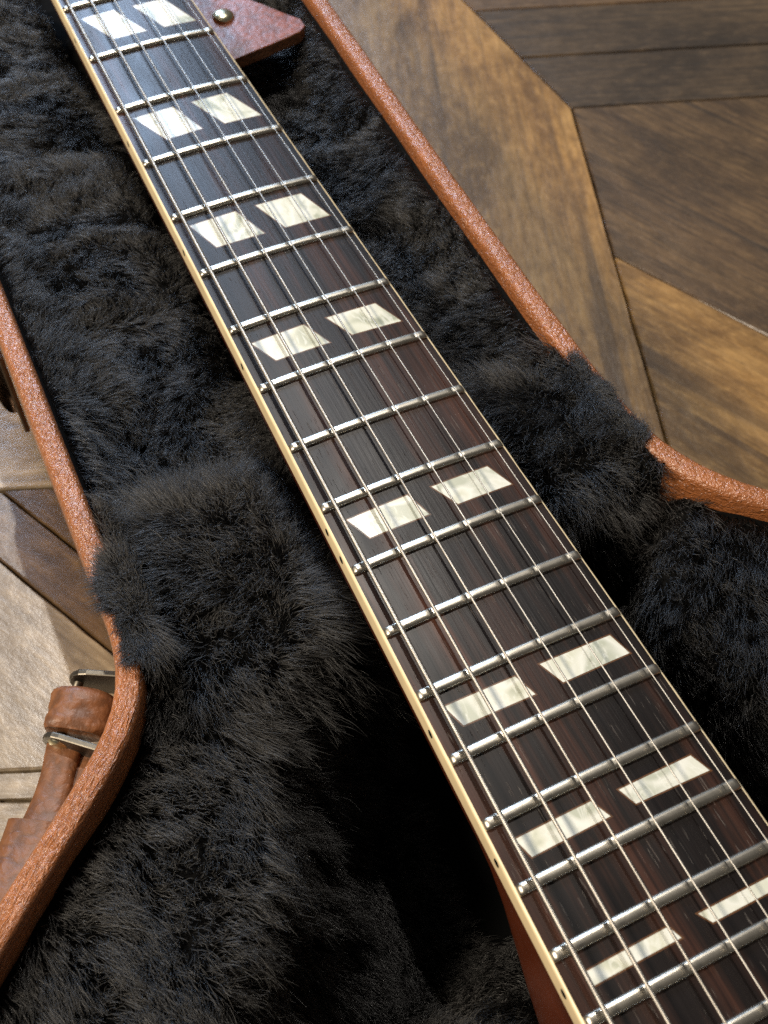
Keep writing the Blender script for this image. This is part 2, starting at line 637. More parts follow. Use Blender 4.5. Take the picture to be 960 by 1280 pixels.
for s in strips(g4, np.array((-0.1244, 0.0306)), (0.93, -0.37), 0.09):
    plank(s, (0.93, -0.37), WOODS['pale'])

# ------------------------------------------------------------------ guitar case: outline (mm)
Lout = [(-79, 470), (-79, 300), (-79, 160), (-79, 80), (-79, 40), (-79, 16), (-80, 5), (-84, -4.5), (-91, -12.5),
        (-103, -23), (-116, -34), (-140, -57), (-172, -100), (-192, -160), (-178, -250), (-196, -330), (-212, -400),
        (-190, -475), (-120, -530), (0, -548)]
Rout = [(0, -548), (120, -530), (190, -475), (212, -400), (196, -330), (178, -250), (192, -160), (176, -98),
        (142, -60), (108, -35), (95, -25), (83, -15.5), (75, -7), (69.5, 3), (66.5, 14), (65.5, 40), (67, 113), (71, 229),
        (74, 330), (77, 470)]
pl = catmull(Lout, 4.0)
pr = catmull(Rout, 4.0)
top_close = catmull([(77, 470), (60, 500), (0, 512), (-62, 500), (-79, 470)], 6.0)
path = np.concatenate([pl[:-1], pr[:-1], top_close[:-1]])          # counter-clockwise closed loop


def normals_of(P):
    t = np.roll(P, -1, 0) - np.roll(P, 1, 0)
    t /= np.linalg.norm(t, axis=1)[:, None]
    return np.stack([-t[:, 1], t[:, 0]], 1)         # points inward for a ccw loop


for _ in range(3):                                   # light smoothing of joints
    path = path * 0.5 + 0.25 * (np.roll(path, 1, 0) + np.roll(path, -1, 0))
nin = normals_of(path)
WALL = 6.4
prof = [(0.2, -103.5), (0, -100), (0, -70), (0, -40), (0, -20), (0, -12.6), (0.25, -11.4), (0.8, -10.4), (1.6, -10.06), (2.5, -10.0),
        (3.4, -9.95), (4.2, -10.0), (5.0, -10.06), (5.7, -10.4), (6.15, -11.4), (WALL, -12.6), (WALL, -20), (WALL, -45), (WALL, -95)]
V = []
for i in range(len(path)):
    for (o_, z) in prof:
        wob = 0.25 * math.sin(i * 0.9) * (1 if -14 < z < -9 else 0)
        V.append(((path[i, 0] + nin[i, 0] * o_) * MM, (path[i, 1] + nin[i, 1] * o_) * MM, (z + wob * 0.4) * MM))
npf = len(prof)
F = []
for i in range(len(path)):
    i2 = (i + 1) % len(path)
    for j in range(npf - 1):
        F.append((i * npf + j, i2 * npf + j, i2 * npf + j + 1, i * npf + j + 1))
case = empty('guitar_case', 'open brown leather guitar case lined with black plush, lying on the wooden floor', 'guitar case', (0, 0.0, ZF))
case_off = Vector((0, 0, -ZF))


def to_case(o):
    """objects are modelled in world metres; hang them on the case root"""
    o.parent = case
    o.matrix_parent_inverse = Matrix.Translation(case_off)
    return o


wall = to_case(mesh_obj('case_wall', V, F, RIM))
arc = np.concatenate([[0], np.cumsum(np.linalg.norm(np.diff(np.vstack([path, path[:1]]), axis=0), axis=1))])
pv = np.concatenate([[0], np.cumsum(np.linalg.norm(np.diff(np.array(prof), axis=0), axis=1))])
uvl = wall.data.uv_layers.new(name='UVMap')
uv = np.zeros((len(wall.data.loops), 2))
k_ = 0
for i in range(len(path)):
    for j in range(npf - 1):
        uv[k_:k_ + 4] = ((arc[i], pv[j]), (arc[i + 1], pv[j]), (arc[i + 1], pv[j + 1]), (arc[i], pv[j + 1]))
        k_ += 4
uvl.data.foreach_set('uv', (uv * MM).reshape(-1))
inner = path + nin * WALL
bverts = [(p[0] * MM, p[1] * MM, -0.0985) for p in inner] + [(p[0] * MM, p[1] * MM, -0.1045) for p in inner]
nb = len(inner)
bf = [tuple(range(nb)), tuple(reversed(range(nb, 2 * nb)))] + [(i, (i + 1) % nb, nb + (i + 1) % nb, nb + i) for i in range(nb)]
to_case(mesh_obj('case_bottom', bverts, bf, CLOTH, smooth=False))


# ------------------------------------------------------------------ plush lining: one height field
def vnoise(x, y, scale, seed):
    r = np.random.default_rng(seed)
    N = 256
    g = r.random((N, N))
    fx = x / scale; fy = y / scale
    ix = np.floor(fx).astype(int); iy = np.floor(fy).astype(int)
    tx = fx - ix; ty = fy - iy
    tx = tx * tx * (3 - 2 * tx); ty = ty * ty * (3 - 2 * ty)
    a = g[ix % N, iy % N]; b = g[(ix + 1) % N, iy % N]; c = g[ix % N, (iy + 1) % N]; d = g[(ix + 1) % N, (iy + 1) % N]
    return (a * (1 - tx) + b * tx) * (1 - ty) + (c * (1 - tx) + d * tx) * ty


def seg_dist(x, y, P, closed=True):
    """distance to a polyline, and signed winding side for closed loops"""
    P = np.asarray(P, float)
    Q = np.roll(P, -1, 0) if closed else P[1:]
    P0 = P if closed else P[:-1]
    best = np.full(x.shape, 1e9)
    inside = np.zeros(x.shape, bool)
    gx = np.zeros(x.shape); gy = np.zeros(x.shape)
    for (ax, ay), (bx, by) in zip(P0, Q):
        dx, dy = bx - ax, by - ay
        L2 = dx * dx + dy * dy + 1e-12
        t = np.clip(((x - ax) * dx + (y - ay) * dy) / L2, 0, 1)
        ex = x - (ax + t * dx); ey = y - (ay + t * dy)
        d = np.hypot(ex, ey)
        m = d < best
        best = np.where(m, d, best)
        gx = np.where(m, ex, gx); gy = np.where(m, ey, gy)
        if closed:
            cr = ((ay > y) != (by > y)) & (x < (bx - ax) * (y - ay) / (by - ay + 1e-12) + ax)
            inside ^= cr
    return best, inside, gx, gy


def sstep(a, b, x):
    t = np.clip((x - a) / (b - a), 0, 1)
    return t * t * (3 - 2 * t)


# grid tables (mm)
GX0, GX1, GY0, GY1, GS = -176.0, 176.0, -190.0, 480.0, 2.0
gx = np.arange(GX0, GX1 + 0.1, GS); gy = np.arange(GY0, GY1 + 0.1, GS)
X, Y = np.meshgrid(gx, gy, indexing='ij')
sel = inner[::2]
dist_in, inside_in, ex, ey = seg_dist(X, Y, sel)
S = np.where(inside_in, dist_in, -dist_in)
# pads that fill the case left and right of the neck joint
PADL = [(-20, 2), (-38, -4), (-49, -14), (-55, -28), (-60, -42), (-66, -54), (-76, -64), (-90, -74), (-110, -92), (-150, -96), (-230, -96), (-230, 60), (-20, 60)]
PADR = [(34, 40), (34, 4), (62, -2), (58, -10), (46, -20), (45, -42), (55, -66), (75, -84), (110, -94), (230, -96), (230, 60), (60, 60)]
dl, il, _, _ = seg_dist(X, Y, PADL)
dr, ir, _, _ = seg_dist(X, Y, PADR)
sl = np.where(il, dl, -dl); sr = np.where(ir, dr, -dr)


def height(X, Y, S, sl, sr):
    n1 = vnoise(X + 300, Y + 300, 16, 3) - 0.5
    n2 = vnoise(X + 300, Y + 300, 7, 4) - 0.5
    wall = np.exp(-(np.maximum(S, 0) / 7.0) ** 1.5)
    chan = -31 + 6 * n1 + 4 * n2
    chan = chan + (-15 - chan) * wall
    pit = -88 + 6 * n1
    pit = pit + 40 * np.exp(-(((X + 40) / 20) ** 2 + ((Y + 100) / 17) ** 2))
    padl = -19 - 0.16 * np.maximum(S, 0) + 5 * n1 + 2 * n2
    padr = -17 - 0.30 * np.maximum(S, 0) + 5 * n1 + 2 * n2
    wl = sstep(-16, 7, sl + 3 * n1)
    wr = sstep(-14, 6, sr + 3 * n1)
    body = pit + (padl - pit) * np.where(X < 0, wl, 0) + (padr - pit) * np.where(X > 0, wr, 0)
    z = np.where(Y > 26, chan, body)
    # the neck support block, a padded saddle across the case
    yb = Y + 3 * n1
    # gentle S-shape of its near edge
    near = np.where(X < 0, -12 + 0.10 * (X + 75), -1 - 0.05 * X)
    wy = sstep(near - 5, near + 9, yb) * (1 - sstep(41, 57, yb))
    ax = np.where(X < 0, -X, X)
    halfgap = np.where(X < 0, 22.5, 25.0) + np.maximum(0, 6 - Y) * np.where(X < 0, 0.45, 0.2)
    saddle = sstep(halfgap - 3, halfgap + 12, ax)
    cx = np.where(X < 0, -50, 48)
    dome = -13.5 - 5.5 * ((X - cx) / 24) ** 2 - 3.0 * ((Y - 24) / 26) ** 2
    dome = np.maximum(dome, -24) + 2.5 * n1 + 1.5 * n2
    blk = -46 + (dome + 46) * saddle
    z = np.where(wy > 0, np.maximum(z, z + (blk - z) * wy), z)
    # under the neck
    un = (1 - np.where(Y > 50, sstep(17, 24, ax), np.where(Y > 0, sstep(20, 27, ax), sstep(24, 32, ax)))) * (Y > -30)
    z = np.where(un > 0, np.minimum(z, z + (np.where(Y > 50, -36, -46) - z) * un), z)
    over = (Y > 0) & (Y < 50)
    z = np.where((S < 2) & ~over, np.minimum(z, -14.0), z)
    z = np.where((S < 3) & over, np.maximum(z, -10.2), z)
    return z


Z = height(X, Y, S, sl, sr)
Nx, Ny = X.shape
idx = -np.ones(X.shape, int)
use = S > np.where((Y > -2) & (Y < 52), -0.8, -3.0)
idx[use] = np.arange(use.sum())
LV = np.stack([X[use], Y[use], Z[use]], 1) * MM
ok = use[:-1, :-1] & use[1:, :-1] & use[1:, 1:] & use[:-1, 1:]
LF = np.stack([idx[:-1, :-1][ok], idx[1:, :-1][ok], idx[1:, 1:][ok], idx[:-1, 1:][ok]], 1)
lining = to_case(mesh_obj('plush_lining', LV.tolist(), LF.tolist(), CLOTH))


def samp(A, x, y):
    fx = (x - GX0) / GS; fy = (y - GY0) / GS
    ix = np.clip(fx.astype(int), 0, Nx - 2); iy = np.clip(fy.astype(int), 0, Ny - 2)
    tx = fx - ix; ty = fy - iy
    return (A[ix, iy] * (1 - tx) + A[ix + 1, iy] * tx) * (1 - ty) + (A[ix, iy + 1] * (1 - tx) + A[ix + 1, iy + 1] * tx) * ty


ZX = np.gradient(Z, GS, axis=0); ZY = np.gradient(Z, GS, axis=1)
SX = np.gradient(S, GS, axis=0); SY = np.gradient(S, GS, axis=1)

# the pile: individual fibres
N0 = 1700000
x = rng.uniform(-150, 150, N0); y = rng.uniform(-135, 345, N0)
s = samp(S, x, y)
nxs = samp(ZX, x, y); nys = samp(ZY, x, y)
slope = np.sqrt(1 + nxs**2 + nys**2)
dens = np.clip(slope / 3.0, 0.36, 1.0) * np.where(y > 120, 0.75, 1.0)
onrim = (s > -1.5) & (y > np.where(x < 0, 6, 12)) & (y < np.where(x < 0, 27, 38)) & (np.abs(x) > 30)
keep = ((s > 0.6) | onrim) & (rng.random(N0) < dens) & ~((np.abs(x) < 20) & (y > -70)) & ~((y < -60) & (np.abs(x) > 140))
x = x[keep]; y = y[keep]; s = s[keep]
xe = rng.uniform(-90, 90, 900000); ye = rng.uniform(2, 46, 900000)
xe = np.where(np.abs(xe) < 52, xe * 1.7, xe)
se = samp(S, xe, ye)
wob_ = 5 * (vnoise(xe + 300, ye + 300, 6, 91) - 0.5)
ke = (se > -4.6 + 0.5 * wob_) & (se < 3.5) & (ye > np.where(xe < 0, 3, 8) + wob_) & (ye < np.where(xe < 0, 32, 44) + wob_)
pr0 = 0.36 * sstep(-4.8, -0.5, se) * sstep(np.where(xe < 0, 2, 5), np.where(xe < 0, 10, 17), ye) * (1 - sstep(np.where(xe < 0, 24, 30), np.where(xe < 0, 34, 47), ye))
ke = ke & (rng.random(900000) < pr0)
x = np.concatenate([x, xe[ke]]); y = np.concatenate([y, ye[ke]]); s = np.concatenate([s, se[ke]])
NH = len(x)
PTS = 6


def frame(x, y):
    z = samp(Z, x, y)
    a = samp(ZX, x, y); b = samp(ZY, x, y)
    k = np.clip(1.6 / np.maximum(np.hypot(a, b), 1e-6), 0, 1)
    n = np.stack([-a * k, -b * k, np.ones_like(a)], 1)
    n /= np.linalg.norm(n, axis=1)[:, None]
    return z, n


def comb(x, y):
    """lay of the pile: a plan vector and how far it lies down"""
    s = samp(S, x, y)
    ang = 2 * math.pi * 1.6 * vnoise(x + 500, y + 500, 38, 21) + 2.2 * vnoise(x + 500, y + 500, 13, 22)
    cx = np.cos(ang); cy = np.sin(ang)
    lean = 0.75 + 0.5 * vnoise(x + 500, y + 500, 20, 23)
    onblk = ((y > -12) & (y < 56)).astype(float)
    bx = np.where(x < 0, -50, 50); by = 26
    rx = (x - bx) / 26; ry = (y - by) / 30
    cx = np.where(onblk > 0, cx * 0.6 + rx * 0.95, cx)
    cy = np.where(onblk > 0, cy * 0.6 + ry * 0.95, cy)
    pad = y <= -10
    gxs = samp(SX, x, y); gys = samp(SY, x, y)
    cx = np.where(pad, cx * 0.45 + gxs * 0.6 + 0.1, cx)
    cy = np.where(pad, cy * 0.45 + gys * 0.6 - 0.55, cy)
    # keep it from lying over the rim except at the blocks
    edge = np.exp(-np.maximum(s, 0) / 5.0) * (1 - onblk)
    cx = cx + gxs * edge * 0.8; cy = cy + gys * edge * 0.8
    ln = np.hypot(cx, cy) + 1e-6
    mag = np.clip(ln, 0, 1.15)
    return cx / ln, cy / ln, lean * mag


def plen(x, y):
    blk = ((y > -12) & (y < 56))
    l = np.where(blk, 6.8, np.where(y > 56, 5.8, 6.2))
    return l


# tufts
TC = 2.2
ci = np.floor(x / TC).astype(int); cj = np.floor(y / TC).astype(int)


def hash2(i, j, k):
    h = (i * 374761393 + j * 668265263 + k * 2147483647) & 0xFFFFFFFF
    h = ((h ^ (h >> 13)) * 1274126177) & 0xFFFFFFFF
    return ((h ^ (h >> 16)) & 0xFFFFFF) / float(0x1000000)


bd = np.full(NH, 1e9); tcx = np.zeros(NH); tcy = np.zeros(NH); th1 = np.zeros(NH); th2 = np.zeros(NH)
for di in (-1, 0, 1):
    for dj in (-1, 0, 1):
        a = ci + di; b = cj + dj
        px = (a + hash2(a, b, 1)) * TC; py = (b + hash2(a, b, 2)) * TC
        dd = np.hypot(px - x, py - y)
        m = dd < bd
        bd = np.where(m, dd, bd); tcx = np.where(m, px, tcx); tcy = np.where(m, py, tcy)
        th1 = np.where(m, hash2(a, b, 3), th1); th2 = np.where(m, hash2(a, b, 4), th2)

z0, nrm = frame(x, y)
cx, cy, lean = comb(x, y)
ta = th1 * 2 * math.pi
tamp = 0.75 * th2
ra = rng.uniform(0, 2 * math.pi, NH); rm = 0.80 * rng.random(NH) ** 0.8
lx = cx * lean + np.cos(ta) * tamp + np.cos(ra) * rm
ly = cy * lean + np.sin(ta) * tamp + np.sin(ra) * rm
lx = lx + 1.5 * (vnoise(x + 400, y + 400, 6.5, 51) - 0.5); ly = ly + 1.5 * (vnoise(x + 400, y + 400, 6.5, 52) - 0.5)
length = plen(x, y) * (0.78 + 0.44 * vnoise(x + 400, y + 400, 5.0, 53)) * (0.70 + 0.42 * rng.random(NH)) * np.where(rng.random(NH) < 0.06, 1.3, 1.0)
# fibres near the rim (not at the blocks) are shorter
length *= np.where(s < 0, 0.62 + 0.06 * np.maximum(s, -6), 1.0)
length *= np.where((s < 6) & ((y > 58) | (y < -14)), 0.6 + 0.4 * s / 6, 1.0)
pos = np.zeros((NH, PTS, 3))
root = np.stack([x, y, z0], 1)
cz, cn = frame(np.clip(tcx, GX0 + 2, GX1 - 2), tcy)
ctip = np.stack([tcx, tcy, cz], 1)
ca_, cb_, cl_ = comb(tcx, tcy)
clx = ca_ * cl_ + np.cos(ta) * tamp; cly = cb_ * cl_ + np.sin(ta) * tamp
ctip = ctip + (cn * 0.62 + np.stack([clx, cly, -0.16 * np.ones(NH)], 1) * 0.62) * (plen(tcx, tcy) * 0.92)[:, None]
phase = rng.uniform(0, 2 * math.pi, NH)
frz = rng.uniform(0.2, 1.0, NH)
wv = rng.normal(size=(NH, 3))
wv -= nrm * np.sum(wv * nrm, 1)[:, None]
clumpf = (0.10 + 0.42 * rng.random(NH))
clumpf = np.where((y > -12) & (y < 56), clumpf * 0.7, clumpf)
clumpf = np.where((s < 5) & (y > -2) & (y < 54), 0.0, clumpf)
for k in range(PTS):
    t = k / (PTS - 1)
    up_ = (t - 0.38 * t * t)
    ov = 0.95 * t ** 1.5
    p = root + nrm * (length * up_)[:, None]
    p[:, 0] += lx * length * ov * 0.72
    p[:, 1] += ly * length * ov * 0.72
    p[:, 2] -= length * 0.16 * t * t
    p += wv * (np.sin(phase + t * 7.0) * 0.95 * frz * t)[:, None]
    w = (clumpf * t ** 1.6)[:, None]
    p = p * (1 - w) + ctip * w
    # stay clear of the neck and its fretboard
    nearneck = np.abs(p[:, 0]) < 27.5
    p[:, 2] = np.where(nearneck & (p[:, 2] > -4), -4 - 0.8 * rng.random(NH), p[:, 2])
    pos[:, k] = p
pos *= MM
hc = bpy.data.hair_curves.new('plush_pile')
hc.add_curves([PTS] * NH)
hc.attributes['position'].data.foreach_set('vector', pos.reshape(-1).astype(np.float32))
rad = np.tile(np.array([0.050, 0.050, 0.047, 0.042, 0.034, 0.014]), NH) * MM
rad = rad * np.repeat(0.75 + 0.5 * rng.random(NH), PTS)
ra_ = hc.attributes.get('radius') or hc.attributes.new('radius', 'FLOAT', 'POINT')
ra_.data.foreach_set('value', rad.astype(np.float32))
hc.materials.append(FUR)
pile = bpy.data.objects.new('plush_pile', hc)
COL.objects.link(pile)
pile['kind'] = 'stuff'
to_case(pile)
print('fibres', NH)

# ------------------------------------------------------------------ guitar neck (mm, nut at the top, y falls towards the body)
SC = 624.7


def fd(n):
    return SC * (1 - 2 ** (-n / 12))


Y12 = fd(12)


def fy(n):
    return Y12 - fd(n)


def hw(y):                                   # half width inside the binding
    return 21.5 * 0.9773 + 4.65 * 1.0027 * (Y12 - y) / Y12 - 1.2


def crown(xv):
    return -xv * xv / (2 * 305.0)


guitar = empty('electric_guitar', 'electric guitar neck with dark rosewood fretboard and pearl parallelogram inlays, lying in the case', 'guitar', (0, 0, 0))
YN, YE = Y12 - 0.0, fy(22) - 9.0
ys = np.linspace(YN, YE, 60)
nx = 16
V = []
for yy in ys:
    h = hw(yy)
    row = [(-h, -6.2)] + [(-h + 2 * h * k / nx, None) for k in range(nx + 1)] + [(h, -6.2)]
    for xv, z in row:
        V.append((xv * MM, yy * MM, (crown(xv) if z is None else z) * MM))
o = mesh_obj('fretboard', V, grid_faces(len(ys), nx + 3) + [tuple(range(nx + 3)), tuple(reversed(range((len(ys) - 1) * (nx + 3), len(ys) * (nx + 3))))], ROSE, guitar)
o.data.set_sharp_from_angle(angle=math.radians(40))
BW = 0.62
for sd in (-1, 1):
    V = []
    n_ = 240
    yb = np.linspace(YN, YE, n_)
    for i, yy in enumerate(yb):
        h = hw(yy); zt = crown(h)
        wear = 0.10 * (vnoise(np.array([sd * 50.0 + 100]), np.array([yy + 400]), 5, 77)[0] - 0.5)
        for (dx, z) in ((0.0, zt - 0.02), (0.15, zt - 0.03), (0.36 + wear, zt - 0.14), (0.55 + wear, zt - 0.42), (BW, zt - 0.9), (BW, -6.3), (0.0, -6.3)):
            V.append((sd * (h + dx) * MM, yy * MM, z * MM))
    F = grid_faces(n_, 7, True)
    o = mesh_obj('binding', V, F, BINDING, guitar)
    o.data.set_sharp_from_angle(angle=math.radians(50))

# neck shaft and heel
V = []
yn = np.linspace(YN, -150, 70)
seg = 28
for yy in yn:
    h = hw(yy) + BW - 0.05
    t = float(np.clip((-64 - yy) / 40.0, 0, 1))
    t2 = t * t * (3 - 2 * t)
    depth = 14.5 + 2.5 * (Y12 - yy) / Y12 + 26 * t2
    pw = 2.25 + 4.5 * t2
    for k in range(seg + 1):
        an = math.pi * k / seg
        c_, s_ = math.cos(an), math.sin(an)
        xx = -h * math.copysign(abs(c_) ** (2 / pw), c_)
        zz = -6.25 - depth * abs(s_) ** (2 / pw)
        V.append((xx * MM, yy * MM, zz * MM))
F = grid_faces(len(yn), seg + 1)
F += [tuple(range(seg + 1)), tuple(range((len(yn) - 1) * (seg + 1), len(yn) * (seg + 1)))]
for j in range(len(yn) - 1):
    F.append((j * (seg + 1), j * (seg + 1) + seg, (j + 1) * (seg + 1) + seg, (j + 1) * (seg + 1)))
o = mesh_obj('neck', V, F, MAHOG, guitar)
o.data.set_sharp_from_angle(angle=math.radians(50))

# strings: gauge, wound pitch
STR = [(6, 1.17, 0.40), (5, 0.91, 0.34), (4, 0.68, 0.28), (3, 0.46, 0), (2, 0.36, 0), (1, 0.30, 0)]
YB = Y12 - SC                                 # bridge


def str_x(i, y):
    """i = 0 (bass) .. 5 (treble)"""
    f = (Y12 - y) / SC
    e_b = -(17.9 + (25.4 - 17.9) * f)
    e_t = 17.2 + (25.0 - 17.2) * f
    return e_b + (e_t - e_b) * i / 5


def str_z(i, y):
    f = (Y12 - y) / SC
    return crown(str_x(i, y)) + 1.15 + STR[i][1] / 2 + 0.25 + 2.9 * f * (1.12 - 0.06 * i)


# frets, with string-worn flats
for n in range(1, 23):
    yy = fy(n)
    h = hw(yy) - 0.02
    xs = np.concatenate([[-h, -h + 0.25, -h + 0.8], np.linspace(-h + 1.3, h - 1.3, 84), [h - 0.8, h - 0.25, h]])
    wear_amt = 0.15 if n < 15 else 0.10
    V = []
    pr_ = [(-1.45, -0.1), (-1.42, 0.38), (-1.20, 0.76), (-0.82, 0.95), (-0.32, 1.0), (0.32, 1.0), (0.82, 0.95), (1.20, 0.76), (1.42, 0.38), (1.45, -0.1)]
    wr6 = [0.7 + 0.6 * random.random() for _ in range(6)]
    for xv in xs:
        e = min(1.0, (h - abs(xv)) / 0.8)
        hh = 1.15 * (0.45 + 0.55 * math.sqrt(max(0, e)))
        w = 1.0 if e >= 1 else 0.82 + 0.18 * e
        dip = 0
        for i in range(6):
            dx = xv - str_x(i, yy)
            dip += math.exp(-(dx / (0.55 + STR[i][1] * 0.35)) ** 4) * wear_amt * wr6[i]
        for (py, pz) in pr_:
            z = pz * hh
            z = min(z, hh - dip) if pz > 0.5 else z
            V.append((xv * MM, (yy + py * 0.92 * w) * MM, (crown(xv) + z) * MM))
    m_ = len(pr_)
    F = grid_faces(len(xs), m_) + [tuple(range(m_)), tuple(reversed(range((len(xs) - 1) * m_, len(xs) * m_)))]
    o = mesh_obj('fret', V, F, NICKEL, guitar)
    o.data.set_sharp_from_angle(angle=math.radians(55))

# parallelogram inlays: x of the four corners, y of top and bottom edge (mm)
INL = {
    3: ((-17.0, -5.0, 1.2, -10.6), (0.8, 12.3, 18.6, 7.0)),
    5: ((-18.0, -4.8, 0.4, -12.1), (0.8, 13.2, 19.3, 6.8)),
    7: ((-18.9, -4.5, -0.1, -15.2), (0.8, 15.7, 20.2, 5.6)),
    9: ((-19.7, -4.2, -0.6, -16.3), (1.2, 16.6, 20.6, 5.4)),
    12: ((-20.5, -3.9, -1.1, -17.5), (1.6, 17.9, 21.0, 5.3)),
    15: ((-21.3, -4.0, -1.6, -19.6), (1.8, 19.9, 22.1, 4.5)),
    17: ((-21.9, -3.7, -1.4, -20.3), (2.1, 20.4, 22.5, 4.0)),
    19: ((-22.2, -3.3, -1.8, -21.7), (2.4, 20.9, 22.9, 4.6)),
}
INY = {3: (237.0, 220.5), 5: (178.5, 163.6), 7: (124.6, 112.2), 9: (75.2, 65.9), 12: (13.7, 6.0), 15: (-38.3, -44.4), 17: (-69.1, -74.0), 19: (-96.0, -99.4)}
for n, both in INL.items():
    yt, yb_ = INY[n]
    for q in both:
        jit = [(random.uniform(-.25, .25), random.uniform(-.25, .25)) for _ in range(4)]
        c4 = [np.array((q[0] + jit[0][0], yt + jit[0][1])), np.array((q[1] + jit[1][0], yt + jit[1][1])),
              np.array((q[2] + jit[2][0], yb_ + jit[2][1])), np.array((q[3] + jit[3][0], yb_ + jit[3][1]))]
        cen = sum(c4) / 4
        nu, nv = 10, 4
        V = []; F = []; mi = []

        def lay(c4, z):
            st = len(V)
            for a in range(nu + 1):
                for b in range(nv + 1):
                    u, v = a / nu, b / nv
                    p = (c4[0] * (1 - u) + c4[1] * u) * (1 - v) + (c4[3] * (1 - u) + c4[2] * u) * v
                    V.append(((p[0] - cen[0]) * MM, (p[1] - cen[1]) * MM, (crown(p[0]) + z) * MM))
            return st
        def edge_in(c4, d):
            out = []
            for i in range(4):
                a, b, e = c4[i - 1], c4[i], c4[(i + 1) % 4]
                d1 = (b - a) / np.linalg.norm(b - a); d2 = (e - b) / np.linalg.norm(e - b)
                n1 = np.array((d1[1], -d1[0])); n2 = np.array((d2[1], -d2[0]))
                bis = n1 + n2
                out.append(b + bis / max(bis @ n1, 0.3) * d)
            return out
        s0 = lay(c4, 0.012)
        for a in range(nu):
            for b in range(nv):
                i0 = s0 + a * (nv + 1) + b
                F.append((i0, i0 + 1, i0 + nv + 2, i0 + nv + 1)); mi.append(1)
        s1 = lay(edge_in(c4, 0.34), 0.03)
        for a in range(nu):
            for b in range(nv):
                i0 = s1 + a * (nv + 1) + b
                F.append((i0, i0 + 1, i0 + nv + 2, i0 + nv + 1)); mi.append(0)
        F = [tuple(reversed(f)) if True else f for f in F]
        o = mesh_obj('inlay', V, F, [PEARL, AMBER], guitar, mids=mi)
        o.location = (cen[0] * MM, cen[1] * MM, 0)
        mi = None

for i, (num, dia, pitch) in enumerate(STR):
    ya, yb_ = Y12 - 1.0, -178.0
    if pitch:
        step = pitch / 3
        m_ = int((ya - yb_) / step)
        yy = ya - np.arange(m_) * step
        mod = np.array([0.0, -0.06, -0.06])[np.arange(m_) % 3] * dia
        sides = 8
    else:
        m_ = 90
        yy = np.linspace(ya, yb_, m_)
        mod = np.zeros(m_)
        sides = 10
    f = (Y12 - yy) / SC
    xx = str_x(i, yy); zz = str_z(i, yy)
    r = dia / 2 + mod
    an = np.arange(sides) * 2 * math.pi / sides
    VX = xx[:, None] + r[:, None] * np.cos(an)[None]
    VZ = zz[:, None] + r[:, None] * np.sin(an)[None]
    VY = np.repeat(yy[:, None], sides, 1)
    Vv = np.stack([VX, VY, VZ], 2).reshape(-1, 3) * MM
    a = np.arange(m_ - 1)[:, None] * sides; k = np.arange(sides)[None]; k2 = (k + 1) % sides
    Ff = np.stack([a + k, a + k2, a + sides + k2, a + sides + k], 2).reshape(-1, 4)
    mesh_obj('string', Vv.tolist(), Ff.tolist(), WOUND if pitch else STEEL, guitar)

# black side dots on the bass edge of the binding
dots = []
for n in (3, 5, 7, 9, 15, 17, 19, 21):
    dots.append((fy(n) + fy(n - 1)) / 2)
y12m = (fy(12) + fy(11)) / 2
dots += [y12m + 4.2, y12m - 4.2]
for yy in dots:
    V = []
    h = hw(yy) + BW
    zc = crown(hw(yy)) - 1.9
    for rr, dx in ((1.0, -0.2), (1.0, 0.03), (0.55, 0.06)):
        for k in range(16):
            a = 2 * math.pi * k / 16
            V.append((-(h + dx) * MM, (yy + rr * math.cos(a)) * MM, (zc + rr * math.sin(a)) * MM))
    mesh_obj('side_dot', V, grid_faces(3, 16, True) + [tuple(range(32, 48))], DOT, guitar)

# ------------------------------------------------------------------ loose leather strap end beside the neck
strap = empty('leather_strap', 'red brown leather strap end with a small brass stud, beside the upper frets', 'strap', (0.040, 0.25, -0.02))
out = [(8, 222), (24, 220.5), (32, 221.5), (45, 223), (57, 225), (60, 227.5), (60, 232), (54, 241), (47, 252), (44, 266), (43, 290), (43, 330), (14, 330), (8, 290)]
out = [np.array(p) + np.array((-1.6, -4.5)) for p in out]
bm = bmesh.new()
tv = []; bv = []
TH = 4.4
def strap_z(x_, y_):
    return -14.5 + 0.05 * (x_ - 40) + 1.2 * math.sin((y_ - 222) / 30.0)
for p in out:
    tv.append(bm.verts.new((p[0] * MM, p[1] * MM, 0)))
f = bm.faces.new(tv)
bmesh.ops.triangulate(bm, faces=[f])
bmesh.ops.subdivide_edges(bm, edges=bm.edges[:], cuts=7, use_grid_fill=True)
bmesh.ops.remove_doubles(bm, verts=bm.verts, dist=1e-6)
for v in bm.verts:
    v.co.z = (strap_z(v.co.x * 1000, v.co.y * 1000) + 0.5 * (vnoise(np.array([v.co.x * 1000 + 50]), np.array([v.co.y * 1000]), 9, 5)[0] - .5)) * MM
top_faces = bm.faces[:]
bmesh.ops.recalc_face_normals(bm, faces=bm.faces)
if top_faces[0].normal.z < 0:
    bmesh.ops.reverse_faces(bm, faces=bm.faces)
r_ = bmesh.ops.extrude_face_region(bm, geom=bm.faces[:])
nv = [g for g in r_['geom'] if isinstance(g, bmesh.types.BMVert)]
for v in nv:
    v.co.z -= TH * MM
bmesh.ops.recalc_face_normals(bm, faces=bm.faces)
for f in bm.faces:
    f.material_index = 1 if abs(f.normal.z) < 0.5 else 0
    f.smooth = True
me = bpy.data.meshes.new('strap_body')
bm.to_mesh(me); bm.free()
me.set_sharp_from_angle(angle=math.radians(45))
so = link('strap_body', me, [STRAP_L, STRAP_E])
bev = so.modifiers.new('edge', 'BEVEL'); bev.width = 0.0005; bev.segments = 2; bev.limit_method = 'ANGLE'; bev.angle_limit = math.radians(45)
